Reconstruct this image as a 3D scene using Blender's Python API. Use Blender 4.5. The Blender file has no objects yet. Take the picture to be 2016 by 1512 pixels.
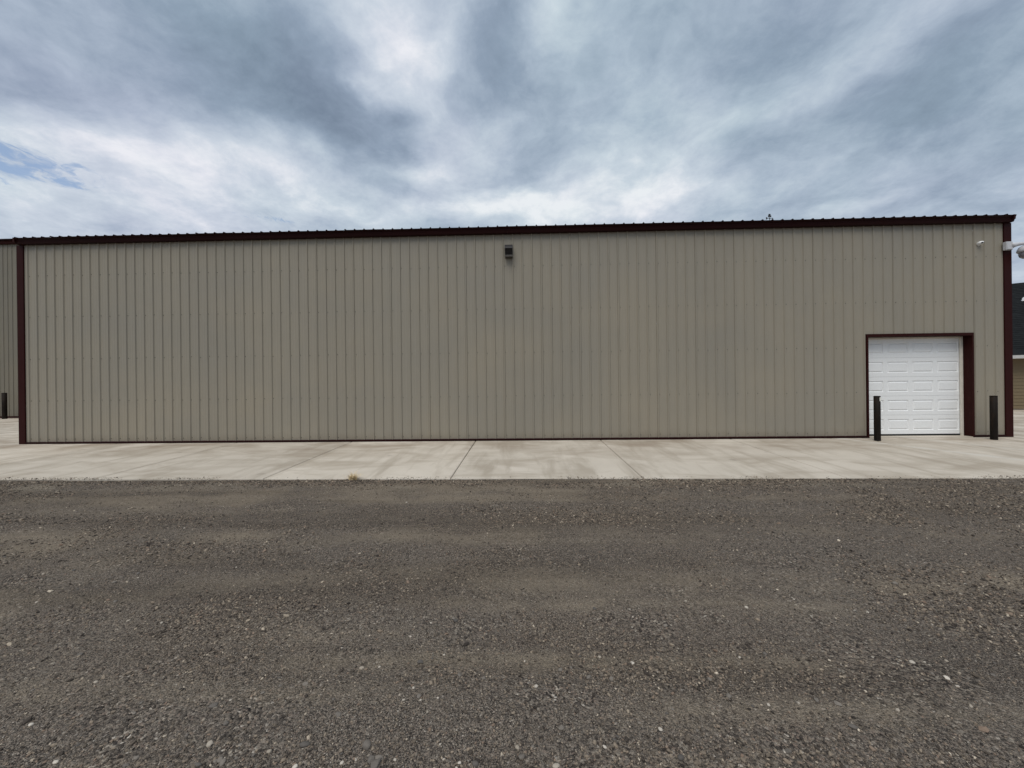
import bpy, bmesh, math, random
import numpy as np
from mathutils import Vector, Matrix

random.seed(7); rng = np.random.default_rng(11)
scene = bpy.context.scene
col = scene.collection

# ------------------------------------------------------------------ camera
F_PX, PW, PH = 757.0, 2016.0, 1512.0
YAW, PITCH, ROLL = -0.0285, -0.0005, -0.0116
CAM = np.array([12.568, -9.261, 1.366])

def cam_axes():
    cy, sy = math.cos(YAW), math.sin(YAW); cp, sp = math.cos(PITCH), math.sin(PITCH)
    cr, sr = math.cos(ROLL), math.sin(ROLL)
    fw = np.array([sy*cp, cy*cp, sp]); rt = np.array([cy, -sy, 0.0]); up = np.cross(rt, fw)
    return cr*rt + sr*up, -sr*rt + cr*up, fw
R_, U_, F_ = cam_axes()
def ray(px, py):
    """direction of a photo pixel (2016 x 1512)"""
    return R_*(px - PW/2)/F_PX - U_*(py - PH/2)/F_PX + F_
def on_y(px, py, y):
    d = ray(px, py); return CAM + d*(y - CAM[1])/d[1]
def on_z(px, py, z):
    d = ray(px, py); return CAM + d*(z - CAM[2])/d[2]

cd = bpy.data.cameras.new('camera'); cam = bpy.data.objects.new('camera', cd); col.objects.link(cam)
cd.sensor_width = 36.0; cd.lens = 36.0*F_PX/PW; cd.clip_start = 0.05; cd.clip_end = 3000
m = Matrix.Identity(4)
for i in range(3):
    m[i][0], m[i][1], m[i][2], m[i][3] = R_[i], U_[i], -F_[i], CAM[i]
cam.matrix_world = m
scene.camera = cam
scene.view_settings.view_transform = 'Standard'
scene.view_settings.look = 'None'
scene.view_settings.gamma = 1.0
scene.view_settings.use_curve_mapping = False
EXPOSURE = 0.6
scene.view_settings.exposure = EXPOSURE
scene.render.resolution_x, scene.render.resolution_y = 1024, 768

# ------------------------------------------------------------------ node helpers
def lin(c):
    f = lambda v: v/12.92 if v <= 0.04045 else ((v+0.055)/1.055)**2.4
    return tuple(f(v/255.0) for v in c)

class NT:
    def __init__(s, tree): s.t = tree; s.n = tree.nodes; s.l = tree.links
    def link(s, a, b):
        if a is not None: s.l.new(a, b)
    def put(s, sock, v):
        if v is None: return
        if isinstance(v, bpy.types.NodeSocket): s.l.new(v, sock)
        elif hasattr(sock.default_value, '__len__'):
            n = len(sock.default_value); v = tuple(v)
            if len(v) < n: v = v + (1.0,)*(n-len(v))
            sock.default_value = v[:n]
        else: sock.default_value = v
    def math(s, op, a, b=None, c=None, clamp=False):
        n = s.n.new('ShaderNodeMath'); n.operation = op; n.use_clamp = clamp
        for i, v in enumerate((a, b, c)): s.put(n.inputs[i], v)
        return n.outputs[0]
    def vmath(s, op, a, b=None, scale=None):
        n = s.n.new('ShaderNodeVectorMath'); n.operation = op
        s.put(n.inputs[0], a); s.put(n.inputs[1], b)
        if scale is not None: s.put(n.inputs['Scale'], scale)
        return n.outputs['Value'] if op in ('LENGTH', 'DOT_PRODUCT', 'DISTANCE') else n.outputs[0]
    def noise(s, vec, scale, detail=4, rough=0.5, dist=0.0, lac=2.0, color=False):
        n = s.n.new('ShaderNodeTexNoise'); s.put(n.inputs['Vector'], vec)
        n.inputs['Scale'].default_value = scale; n.inputs['Detail'].default_value = detail
        n.inputs['Roughness'].default_value = rough; n.inputs['Distortion'].default_value = dist
        n.inputs['Lacunarity'].default_value = lac
        return n.outputs['Color'] if color else n.outputs['Fac']
    def voronoi(s, vec, scale, out='Distance', feature='F1', rand=1.0):
        n = s.n.new('ShaderNodeTexVoronoi'); n.feature = feature; s.put(n.inputs['Vector'], vec)
        n.inputs['Scale'].default_value = scale; n.inputs['Randomness'].default_value = rand
        return n.outputs[out]
    def mapping(s, vec, loc=(0,0,0), rot=(0,0,0), scale=(1,1,1), kind='POINT'):
        n = s.n.new('ShaderNodeMapping'); n.vector_type = kind; s.put(n.inputs['Vector'], vec)
        n.inputs['Location'].default_value = loc; n.inputs['Rotation'].default_value = rot
        n.inputs['Scale'].default_value = scale
        return n.outputs[0]
    def mr(s, v, a, b, c=0.0, d=1.0, smooth=False):
        n = s.n.new('ShaderNodeMapRange'); n.clamp = True
        n.interpolation_type = 'SMOOTHSTEP' if smooth else 'LINEAR'
        for i, x in enumerate((v, a, b, c, d)): s.put(n.inputs[i], x)
        return n.outputs[0]
    def mix(s, fac, a, b, blend='MIX'):
        n = s.n.new('ShaderNodeMix'); n.data_type = 'RGBA'; n.blend_type = blend
        s.put(n.inputs['Factor'], fac)
        ins = [i for i in n.inputs if i.type == 'RGBA']; s.put(ins[0], a); s.put(ins[1], b)
        return [o for o in n.outputs if o.type == 'RGBA'][0]
    def ramp(s, fac, stops, mode='LINEAR'):
        n = s.n.new('ShaderNodeValToRGB'); s.put(n.inputs[0], fac); r = n.color_ramp; r.interpolation = mode
        while len(r.elements) < len(stops): r.elements.new(0.5)
        for e, (p, c) in zip(r.elements, stops): e.position = p; e.color = tuple(c)[:3] + (1.0,)
        return n.outputs[0]
    def xyz(s, v):
        n = s.n.new('ShaderNodeSeparateXYZ'); s.put(n.inputs[0], v); return n.outputs
    def comb(s, x, y, z):
        n = s.n.new('ShaderNodeCombineXYZ')
        for i, v in enumerate((x, y, z)): s.put(n.inputs[i], v)
        return n.outputs[0]
    def bump(s, h, strength=0.5, dist=0.01, normal=None):
        n = s.n.new('ShaderNodeBump'); s.put(n.inputs['Height'], h)
        n.inputs['Strength'].default_value = strength; n.inputs['Distance'].default_value = dist
        if normal is not None: s.l.new(normal, n.inputs['Normal'])
        return n.outputs[0]

def mat(name):
    M = bpy.data.materials.new(name); M.use_nodes = True
    t = NT(M.node_tree); b = M.node_tree.nodes['Principled BSDF']
    return M, t, b

# ------------------------------------------------------------------ world: cloudy sky
SUN_EL, SUN_AZ = math.radians(62), math.radians(200)       # azimuth clockwise from +Y
sun_dir = Vector((math.sin(SUN_AZ)*math.cos(SUN_EL), math.cos(SUN_AZ)*math.cos(SUN_EL), math.sin(SUN_EL)))
w = bpy.data.worlds.new('World'); scene.world = w; w.use_nodes = True
w.cycles.sampling_method = 'MANUAL'; w.cycles.sample_map_resolution = 256
t = NT(w.node_tree); bg = w.node_tree.nodes['Background']
SKY_STR = 0.10
bg.inputs['Strength'].default_value = SKY_STR
sky = t.n.new('ShaderNodeTexSky'); sky.sky_type = 'NISHITA'; sky.sun_disc = False
sky.sun_elevation = SUN_EL; sky.sun_rotation = SUN_AZ
sky.air_density = 1.0; sky.dust_density = 0.6; sky.ozone_density = 1.5
geo = t.n.new('ShaderNodeNewGeometry')
dirv = t.vmath('SCALE', geo.outputs['Incoming'], scale=-1.0)
tc = t.n.new('ShaderNodeTexCoord'); dirv = tc.outputs['Generated']
dx, dy, dz = t.xyz(dirv)
CURVE = 0.22                                                # the deck dips with distance, so far cloud is not stretched without end
dzc = t.math('ADD', t.math('MAXIMUM', dz, 0.0), CURVE)
P = t.comb(t.math('DIVIDE', dx, dzc), t.math('DIVIDE', dy, dzc), 0.0)      # place on the cloud deck
warp = t.noise(P, 2.0, 3, 0.55, color=True)
warp2 = t.noise(P, 7.0, 4, 0.6, color=True)
Pw = t.vmath('ADD', P, t.vmath('SCALE', t.vmath('SUBTRACT', warp, (0.5,)*3), scale=0.55))
Pw = t.vmath('ADD', Pw, t.vmath('SCALE', t.vmath('SUBTRACT', warp2, (0.5,)*3), scale=0.13))
# cloud masses: photo pixel centre, radii, tilt, weight -> ellipses on the deck
def deck(px, py):
    d = ray(px, py); d = d/np.linalg.norm(d); return d[:2]/(d[2]+CURVE)
masses = [
 # dark banks
 (330, 130, 330, 120, 12, -0.50), (600, 170, 260, 75, 38, -0.52), (690, 270, 95, 60, 35, -0.62),
 (980, 130, 85, 85, 0, -0.58), (1010, 60, 80, 60, 0, -0.18), (800, 395, 75, 32, 0, -0.42),
 (1540, 90, 240, 110, -20, -0.25), (1430, 140, 120, 90, -30, -0.25), (1850, 170, 230, 60, -30, -0.32),
 (1640, 260, 260, 70, -22, -0.34), (1850, 320, 270, 55, -20, -0.42), (1040, 260, 55, 95, 0, -0.22),
 (30, 60, 140, 120, 0, -0.18), (1960, 400, 100, 40, -10, -0.15), (1330, 60, 80, 90, -30, -0.15),
 # bright rifts
 (740, 110, 70, 130, -20, 0.46), (800, 130, 60, 60, 0, 0.30), (1120, 30, 60, 60, 0, 0.48), (880, 90, 40, 70, 25, 0.25),
 (170, 270, 260, 40, 22, 0.42), (480, 335, 260, 55, 14, 0.40), (250, 400, 300, 50, 8, 0.40),
 (860, 300, 120, 80, 0, 0.18), (830, 330, 60, 40, 20, 0.35), (950, 425, 180, 40, -3, 0.60), (1300, 340, 150, 85, -35, 0.42),
 (1180, 405, 190, 50, -6, 0.60), (1600, 195, 190, 26, -24, 0.20), (1670, 405, 70, 16, -22, 0.40),
 (650, 390, 120, 40, 8, 0.30), (60, 440, 150, 35, 0, 0.35), (1790, 60, 150, 50, -25, 0.22), (1230, 230, 110, 60, 0, 0.10),
]
gaps = [(55, 300, 130, 46, 28, 1.0), (190, 345, 120, 32, 16, 0.95), (95, 385, 60, 16, 8, 0.5), (520, 443, 70, 10, 6, 0.8), (130, 320, 80, 20, 24, 0.6)]
def ellipse_nodes(lst, vec):
    total = None
    for (px, py, rx, ry, ang, wt) in lst:
        a = math.radians(ang); e1 = np.array([math.cos(a), math.sin(a)]); e2 = np.array([-math.sin(a), math.cos(a)])
        c0 = deck(px, py); h = 4.0
        J1 = (deck(px+e1[0]*h, py+e1[1]*h) - deck(px-e1[0]*h, py-e1[1]*h))/(2*h)*rx
        J2 = (deck(px+e2[0]*h, py+e2[1]*h) - deck(px-e2[0]*h, py-e2[1]*h))/(2*h)*ry
        U, S, _ = np.linalg.svd(np.stack([J1, J2], 1))
        rot = math.atan2(U[1, 0], U[0, 0])
        q = t.mapping(vec, (c0[0], c0[1], 0), (0, 0, rot), (S[0], S[1], 1.0), 'TEXTURE')
        v = t.mr(t.vmath('LENGTH', q), 2.0, 0.0, 0.0, wt, smooth=True)
        total = v if total is None else t.math('ADD', total, v)
    return total
mass = ellipse_nodes(masses, Pw)
Pst = t.mapping(P, (3.1, 1.7, 0), (0, 0, math.radians(-8)), (1.0, 0.7, 1.0))       # streets run away from us
big = t.noise(Pst, 1.6, 5, 0.55, 0.3)
puff = t.noise(t.vmath('ADD', P, t.vmath('SCALE', t.vmath('SUBTRACT', warp, (0.5,)*3), scale=0.28)), 4.6, 8, 0.66, 0.0)
wisp = t.noise(t.mapping(P, (9, 4, 0), (0, 0, 0.2), (1.0, 0.85, 1.0)), 12.0, 6, 0.66, 0.15)
tone = t.math('ADD', 0.57, t.math('MULTIPLY', mass, 0.49))
tone = t.math('ADD', tone, t.math('MULTIPLY', t.math('SUBTRACT', big, 0.5), 0.55))
tone = t.math('ADD', tone, t.math('MULTIPLY', t.math('SUBTRACT', puff, 0.5), 0.78))
tone = t.math('ADD', tone, t.math('MULTIPLY', t.math('SUBTRACT', wisp, 0.5), 0.30), clamp=True)
SK = 0.92
sc = lambda c: tuple(v*SK/(2**EXPOSURE)/SKY_STR/14.0 for v in lin(c))      # kept inside the ramp's 0..1 range
cl = t.ramp(tone, [(0.0, sc((126, 141, 161))), (0.28, sc((151, 166, 186))), (0.52, sc((179, 192, 209))),
                   (0.78, sc((209, 219, 230))), (1.0, sc((243, 246, 250)))])
cl = t.vmath('SCALE', cl, scale=14.0)
# lavender / teal drift in the cloud colour
hue = t.noise(Pst, 1.6, 3, 0.5)
cl = t.mix(t.mr(hue, 0.35, 0.65, 0.0, 1.0), t.mix(1.0, cl, (0.97, 1.02, 1.0, 1), 'MULTIPLY'), t.mix(1.0, cl, (1.012, 0.99, 1.02, 1), 'MULTIPLY'))
gp = ellipse_nodes(gaps, Pw); present = t.mr(gp, 0.05, 0.4)
torn = t.noise(t.mapping(Pw, (2, 6, 0), (0, 0, -0.75), (1.0, 0.35, 1.0)), 11.0, 6, 0.66, 0.3)
gp = t.math('ADD', t.math('MULTIPLY', t.math('MINIMUM', gp, 1.1), 0.80), t.math('MULTIPLY', t.math('SUBTRACT', torn, 0.53), 4.6))
gapf = t.math('MULTIPLY', t.mr(gp, 0.25, 1.10, 0.0, 0.72, smooth=True), present)
skyc = t.mix(gapf, cl, t.vmath('SCALE', sky.outputs[0], scale=0.95))
t.link(skyc, bg.inputs['Color'])

sl = bpy.data.lights.new('sun', 'SUN'); sun = bpy.data.objects.new('sun', sl); col.objects.link(sun)
sl.energy = 1.5; sl.angle = math.radians(38); sl.color = (1.0, 0.955, 0.885)
sun.rotation_euler = (-sun_dir).to_track_quat('-Z', 'Y').to_euler()

# ------------------------------------------------------------------ materials
def obj_coords(t, kind='Object'):
    return t.n.new('ShaderNodeTexCoord').outputs[kind]
def world_pos(t): return t.n.new('ShaderNodeNewGeometry').outputs['Position']
def rnd(t): return t.n.new('ShaderNodeObjectInfo').outputs['Random']

def wall_paint(name, base):
    M, t, b = mat(name); p = world_pos(t)
    st = t.noise(t.mapping(p, scale=(1, 1, 0.05)), 22, 4, 0.6)
    bl = t.noise(p, 0.55, 4, 0.55)
    dust = t.noise(t.mapping(p, scale=(1, 1, 0.25)), 2.2, 5, 0.6)
    c = t.mix(t.mr(bl, 0.35, 0.68), tuple(v*0.96 for v in base), (base[0]*1.06, base[1]*1.03, base[2]*0.98))
    c = t.mix(t.mr(st, 0.3, 0.75, 0.0, 0.18), c, tuple(v*0.80 for v in base))
    c = t.mix(t.mr(dust, 0.55, 0.8, 0.0, 0.25), c, (base[0]*1.1, base[1]*1.02, base[2]*0.92))
    v = t.mr(rnd(t), 0, 1, 0.985, 1.015)
    c = t.vmath('SCALE', c, scale=v)
    # splash-back dirt on the lowest hand's breadth
    z = t.xyz(p)[2]
    sp = t.math('MULTIPLY', t.mr(t.math('ADD', z, t.math('MULTIPLY', t.noise(p, 5, 4), 0.25)), 0.40, 0.12, smooth=True), 0.42)
    c = t.mix(sp, c, (0.17, 0.135, 0.10))
    # dust runs below the screw lines and at panel laps
    run = t.noise(t.mapping(p, (3, 0, 1), scale=(1, 1, 0.12)), 9, 5, 0.7)
    c = t.mix(t.mr(run, 0.58, 0.80, 0.0, 0.22), c, (0.185, 0.167, 0.13))
    t.link(c, b.inputs['Base Color'])
    b.inputs['Roughness'].default_value = 0.48; b.inputs['Specular IOR Level'].default_value = 0.35
    wv = t.noise(t.mapping(p, scale=(1, 1, 0.35)), 3.0, 3, 0.5)
    t.link(t.bump(wv, 0.45, 0.02), b.inputs['Normal'])
    return M
M_WALL = wall_paint('tan_wall_sheet', (0.272, 0.2475, 0.201))
M_WALL2 = wall_paint('neighbour_wall_shaded', (0.175, 0.160, 0.128))  # wall tan darkened, standing in for shade between the two buildings

def trim_paint(name, base, rough=0.42):
    M, t, b = mat(name); p = world_pos(t)
    n1 = t.noise(p, 6, 5, 0.6); n2 = t.noise(t.mapping(p, scale=(1, 1, 0.2)), 30, 3)
    c = t.mix(t.mr(n1, 0.35, 0.7, 0, 0.5), base, tuple(v*0.75 for v in base))
    c = t.mix(t.mr(n2, 0.55, 0.8, 0, 0.18), c, (base[0]*1.3+0.012, base[1]*1.3+0.009, base[2]*1.3+0.009))
    t.link(c, b.inputs['Base Color']); b.inputs['Roughness'].default_value = rough
    b.inputs['Specular IOR Level'].default_value = 0.12
    t.link(t.bump(t.noise(p, 4, 3), 0.2, 0.01), b.inputs['Normal'])
    return M
M_TRIM = trim_paint('maroon_trim', (0.026, 0.0036, 0.0028), 0.6)
M_MAROON_SHADED = trim_paint('maroon_shaded', (0.018, 0.0030, 0.0030), 0.55)  # trim maroon darkened: shade on the down-facing gutter put into the colour

def simple(name, base, rough=0.5, metal=0.0, var=0.15, scale=12, spec=0.4, bump=0.0):
    M, t, b = mat(name); p = obj_coords(t)
    n = t.noise(p, scale, 5, 0.6)
    c = t.mix(t.mr(n, 0.3, 0.7), tuple(v*(1-var) for v in base), tuple(min(1, v*(1+var)) for v in base))
    t.link(c, b.inputs['Base Color']); b.inputs['Roughness'].default_value = rough
    b.inputs['Metallic'].default_value = metal; b.inputs['Specular IOR Level'].default_value = spec
    if bump: t.link(t.bump(t.noise(p, scale*6, 4), bump, 0.004), b.inputs['Normal'])
    return M
M_DOOR = simple('white_door_paint', (0.79, 0.795, 0.79), 0.45, var=0.03, scale=30, bump=0.25)
M_STOP = simple('cream_door_stop', (0.66, 0.61, 0.53), 0.55, var=0.10, scale=8)
M_RUBBER = simple('black_rubber', (0.012, 0.012, 0.012), 0.8)
M_SCREW = simple('dull_screw_heads', (0.055, 0.05, 0.042), 0.5)
M_BLACK = simple('black_plastic', (0.010, 0.010, 0.012), 0.35)
M_DARKGREY = simple('bronze_casting', (0.022, 0.020, 0.022), 0.42, var=0.2)
M_GLASSDK = simple('dark_lens', (0.006, 0.006, 0.008), 0.12, var=0.0, spec=0.5)
M_LIP = simple('grey_lip', (0.10, 0.092, 0.082), 0.5)
M_WHITEPL = simple('white_plastic', (0.72, 0.72, 0.71), 0.4, var=0.06)
M_GREYPL = simple('pale_grey_plastic', (0.52, 0.52, 0.54), 0.42, var=0.06)
M_SMOKE = simple('smoked_dome', (0.26, 0.26, 0.28), 0.15, var=0.05, spec=0.6)
M_VANE = simple('black_iron', (0.015, 0.017, 0.02), 0.6)
M_TAG = simple('white_tag', (0.78, 0.77, 0.70), 0.6, var=0.08)
M_HOUSETRIM = simple('white_house_trim', (0.72, 0.73, 0.74), 0.45, var=0.06)
M_GLASS = simple('window_glass', (0.03, 0.035, 0.04), 0.05, spec=0.7)

def bollard_paint():
    M, t, b = mat('weathered_brown_steel'); p = obj_coords(t)
    n = t.noise(t.mapping(p, scale=(1, 1, 0.25)), 14, 6, 0.65); n2 = t.noise(p, 40, 4, 0.6)
    c = t.ramp(n, [(0.3, (0.004, 0.003, 0.0022)), (0.55, (0.011, 0.007, 0.0045)), (0.75, (0.026, 0.015, 0.009))])
    c = t.mix(t.mr(n2, 0.6, 0.8, 0, 0.5), c, (0.02, 0.015, 0.010))
    t.link(c, b.inputs['Base Color']); b.inputs['Roughness'].default_value = 0.7
    b.inputs['Specular IOR Level'].default_value = 0.15
    t.link(t.bump(n2, 0.3, 0.003), b.inputs['Normal'])
    return M
M_BOLLARD = bollard_paint()

def concrete():
    M, t, b = mat('broomed_concrete'); p = world_pos(t)
    r = rnd(t)
    fine = t.noise(p, 55, 6, 0.7); grain = t.noise(p, 240, 3, 0.6)
    cloud = t.noise(p, 0.9, 5, 0.6, 0.5)
    lat = t.noise(t.mapping(p, (0, 0, 0), (0, 0, math.radians(24)), (0.55, 1.3, 1.0)), 1.1, 6, 0.62, 0.8)
    streak = t.noise(t.mapping(p, (5, 2, 0), (0, 0, 0.0), (2.2, 0.35, 1.0)), 1.3, 5, 0.6, 0.4)
    c = t.mix(t.mr(cloud, 0.3, 0.72), (0.500, 0.448, 0.376), (0.595, 0.538, 0.460))
    c = t.mix(t.mr(lat, 0.47, 0.68, 0, 0.70), c, (0.320, 0.268, 0.205))
    c = t.mix(t.mr(streak, 0.49, 0.66, 0, 0.65), c, (0.320, 0.272, 0.212))
    # rusty run-off where the eave drips in front of the wall
    x, y, z = t.xyz(p)
    drip = t.math('MULTIPLY', t.mr(y, -1.9, -0.2, smooth=True), t.mr(t.noise(t.mapping(p, scale=(0.5, 0.9, 1)), 1.4, 5, 0.6), 0.44, 0.66))
    c = t.mix(t.math('MULTIPLY', drip, 0.85), c, (0.255, 0.198, 0.145))
    # tyre-scrubbed pale stripe leading out of the door
    a0 = np.array([20.4, -0.75]); a1 = np.array([21.9, -3.2])
    dv = (a1-a0)/np.linalg.norm(a1-a0); nv = np.array([-dv[1], dv[0]])
    for off, wd, amt in ((0.0, 0.16, 0.55), (1.35, 0.18, 0.35)):
        dist = t.math('ABSOLUTE', t.math('ADD', t.math('MULTIPLY_ADD', x, nv[0], -float(nv@a0)-off), t.math('MULTIPLY', y, nv[1])))
        dist = t.math('ADD', dist, t.math('MULTIPLY', t.math('SUBTRACT', lat, 0.5), 0.35))
        c = t.mix(t.math('MULTIPLY', t.mr(dist, wd, 0.02, smooth=True), amt), c, (0.60, 0.575, 0.52))
    c = t.mix(t.mr(fine, 0.3, 0.75, 0, 0.30), c, (0.37, 0.345, 0.30))
    c = t.mix(t.mr(grain, 0.60, 0.78, 0, 0.35), c, (0.25, 0.23, 0.20))
    c = t.vmath('SCALE', c, scale=t.mr(r, 0, 1, 0.91, 1.05))
    spots = t.voronoi(t.vmath('ADD', p, t.vmath('SCALE', t.noise(p, 9, 3, color=True), scale=0.12)), 1.1)
    c = t.mix(t.mr(spots, 0.10, 0.03, 0, 0.35, smooth=True), c, (0.16, 0.14, 0.115))
    t.link(c, b.inputs['Base Color']); b.inputs['Roughness'].default_value = 0.85
    b.inputs['Specular IOR Level'].default_value = 0.25
    broom = t.noise(t.mapping(p, scale=(1.0, 0.06, 1.0)), 160, 3, 0.6)
    h = t.math('ADD', t.math('MULTIPLY', broom, 0.6), fine)
    t.link(t.bump(h, 0.35, 0.004), b.inputs['Normal'])
    return M
M_CONC = concrete()
M_JOINT = simple('joint_filler', (0.10, 0.09, 0.075), 0.95)

GRIT = [(0.0, (0.024, 0.020, 0.018)), (0.20, (0.057, 0.048, 0.042)), (0.44, (0.112, 0.095, 0.079)), (0.64, (0.178, 0.151, 0.125)),
        (0.80, (0.245, 0.210, 0.172)), (0.88, (0.190, 0.140, 0.112)), (0.960, (0.30, 0.262, 0.215)), (0.992, (0.43, 0.38, 0.32)), (1.0, (0.56, 0.51, 0.44))]
def gravel_ground():
    M, t, b = mat('packed_gravel'); p = world_pos(t)
    pw = t.vmath('ADD', p, t.vmath('SCALE', t.vmath('SUBTRACT', t.noise(p, 40, 3, color=True), (0.5,)*3), scale=0.012))
    v1 = t.voronoi(pw, 95, 'Color'); d1 = t.voronoi(pw, 95, 'Distance')
    v2 = t.voronoi(pw, 210, 'Color'); d2 = t.voronoi(pw, 210, 'Distance')
    c1 = t.ramp(t.xyz(v1)[0], GRIT); c2 = t.ramp(t.xyz(v2)[1], GRIT)
    sel = t.noise(p, 3.0, 5, 0.6)
    c = t.mix(t.mr(sel, 0.40, 0.62), c2, c1)
    c = t.mix(t.mr(t.noise(p, 0.7, 3, 0.5), 0.4, 0.65, 0, 0.35), c, t.mix(1.0, c, (1.04, 0.99, 0.93, 1), 'MULTIPLY'))
    # fine tan dust lying in lanes that run along the building
    lane = t.noise(t.mapping(p, (1.3, 0.4, 0), (0, 0, 0.02), (0.07, 1.0, 1.0)), 3.6, 6, 0.66, 0.4)
    blot = t.noise(p, 2.6, 6, 0.68, 0.6)
    speck = t.noise(p, 26, 5, 0.7)
    at_ = t.n.new('ShaderNodeAttribute'); at_.attribute_name = 'dust'
    lane = t.math('ADD', t.math('MULTIPLY', lane, 0.35), t.math('MULTIPLY', at_.outputs['Fac'], 0.35))
    dm = t.math('ADD', t.math('MULTIPLY', lane, 0.85), t.math('ADD', t.math('MULTIPLY', blot, 0.30), t.math('MULTIPLY', speck, 0.55)))
    grainy = t.noise(p, 120, 4, 0.7)
    dm = t.math('ADD', dm, t.math('MULTIPLY', t.math('SUBTRACT', grainy, 0.5), 0.95))
    dust = t.mr(dm, 0.60, 0.98, 0.0, 0.78)
    c = t.mix(dust, c, t.mix(t.noise(p, 1.2, 3), (0.225, 0.184, 0.134), (0.350, 0.292, 0.218)))
    dark = t.mr(t.noise(t.mapping(p, (4, 8, 0), scale=(0.10, 1.0, 1.0)), 2.2, 5, 0.6), 0.46, 0.64, 0.0, 0.55)
    c = t.mix(dark, c, t.mix(1.0, c, (0.62, 0.60, 0.58, 1), 'MULTIPLY'))
    # bare silt washed up against the slab edge
    x, y, z = t.xyz(p)
    silt = t.math('MULTIPLY', t.mr(y, -3.85, -3.55, smooth=True), t.mr(t.noise(t.mapping(p, (7, 0, 0), scale=(0.5, 1.6, 1)), 1.25, 4, 0.6), 0.53, 0.62))
    c = t.mix(t.math('MULTIPLY', silt, 0.8), c, (0.245, 0.212, 0.165))
    t.link(c, b.inputs['Base Color']); b.inputs['Roughness'].default_value = 0.9
    b.inputs['Specular IOR Level'].default_value = 0.2
    h = t.math('ADD', t.math('MULTIPLY', t.math('SUBTRACT', 1.0, d1), 1.0), t.math('MULTIPLY', t.math('SUBTRACT', 1.0, d2), 0.5))
    t.link(t.bump(h, 1.0, 0.012), b.inputs['Normal'])
    return M
M_GRAVEL = gravel_ground()
def stone_mat():
    M, t, b = mat('crushed_stone'); p = obj_coords(t)
    n = t.noise(p, 3.0, 5, 0.65)
    c = t.mix(1.0, t.ramp(rnd(t), GRIT), (1.05, 1.0, 0.92, 1), 'MULTIPLY')
    c = t.mix(t.mr(n, 0.35, 0.7, 0, 0.5), c, t.mix(1.0, c, (0.65, 0.63, 0.60, 1), 'MULTIPLY'))
    t.link(c, b.inputs['Base Color']); b.inputs['Roughness'].default_value = 0.8
    b.inputs['Specular IOR Level'].default_value = 0.3
    return M
M_STONE = stone_mat()
def pebble_mat(name, a, bb):
    M, t, b = mat(name); p = obj_coords(t)
    c = t.mix(rnd(t), a, bb); n = t.noise(p, 25, 5, 0.65)
    c = t.mix(t.mr(n, 0.4, 0.7, 0, 0.4), c, t.mix(1.0, c, (0.6, 0.57, 0.53, 1), 'MULTIPLY'))
    t.link(c, b.inputs['Base Color']); b.inputs['Roughness'].default_value = 0.75
    t.link(t.bump(n, 0.4, 0.003), b.inputs['Normal'])
    return M
M_PALE = pebble_mat('pale_pebble', (0.30, 0.255, 0.20), (0.55, 0.50, 0.43))
M_COBBLE = pebble_mat('dark_pebble', (0.075, 0.067, 0.060), (0.19, 0.165, 0.138))
M_STRAW = simple('dry_straw', (0.66, 0.53, 0.31), 0.8, var=0.3, scale=40)
def shingle_mat():
    M, t, b = mat('charcoal_shingle'); p = obj_coords(t)
    br = t.n.new('ShaderNodeTexBrick'); t.put(br.inputs['Vector'], p)
    br.inputs['Scale'].default_value = 3.0; br.inputs['Color1'].default_value = (0.008, 0.009, 0.010, 1); br.inputs['Color2'].default_value = (0.015, 0.017, 0.018, 1)
    br.inputs['Mortar'].default_value = (0.012, 0.013, 0.015, 1); br.inputs['Mortar Size'].default_value = 0.006
    n = t.noise(p, 60, 4, 0.6)
    c = t.mix(t.mr(n, 0.4, 0.7, 0, 0.4), br.outputs[0], (0.022, 0.024, 0.025))
    t.link(c, b.inputs['Base Color']); b.inputs['Roughness'].default_value = 0.95; b.inputs['Specular IOR Level'].default_value = 0.08
    return M
M_SHINGLE = shingle_mat()
M_SIDING = simple('tan_siding', (0.170, 0.128, 0.072), 0.6, var=0.08, scale=3)

# ------------------------------------------------------------------ mesh helpers
def link(o, parent=None):
    col.objects.link(o)
    if parent is not None: o.parent = parent
    return o
def mesh_obj(name, verts, faces, material, parent=None, smooth=False):
    me = bpy.data.meshes.new(name); me.from_pydata([tuple(v) for v in verts], [], faces); me.update()
    if material: me.materials.append(material)
    if smooth:
        for p in me.polygons: p.use_smooth = True
    return link(bpy.data.objects.new(name, me), parent)
def bm_obj(name, bm, material, parent=None, smooth=False):
    bmesh.ops.recalc_face_normals(bm, faces=bm.faces)
    me = bpy.data.meshes.new(name); bm.to_mesh(me); bm.free()
    if material: me.materials.append(material)
    if smooth:
        for p in me.polygons: p.use_smooth = True
    return link(bpy.data.objects.new(name, me), parent)
def empty(name, loc=(0, 0, 0), rz=0.0):
    o = bpy.data.objects.new(name, None); o.location = loc; o.rotation_euler = (0, 0, rz); o.empty_display_size = 0.2
    return link(o)
def tag(o, label, cat, group=None):
    o['label'] = label; o['category'] = cat
    if group: o['group'] = group
    return o
def box(bm, x0, x1, y0, y1, z0, z1, bevel=0.0):
    r = bmesh.ops.create_cube(bm, size=1.0)
    for v in r['verts']:
        v.co = Vector(((x0+x1)/2 + v.co.x*(x1-x0), (y0+y1)/2 + v.co.y*(y1-y0), (z0+z1)/2 + v.co.z*(z1-z0)))
    if bevel:
        es = list({e for v in r['verts'] for e in v.link_edges})
        bmesh.ops.bevel(bm, geom=es, offset=bevel, segments=2, profile=0.6, affect='EDGES')
def box_obj(name, dims, material, parent=None, bevel=0.0):
    bm = bmesh.new(); box(bm, *dims, bevel=bevel); return bm_obj(name, bm, material, parent)
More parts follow.
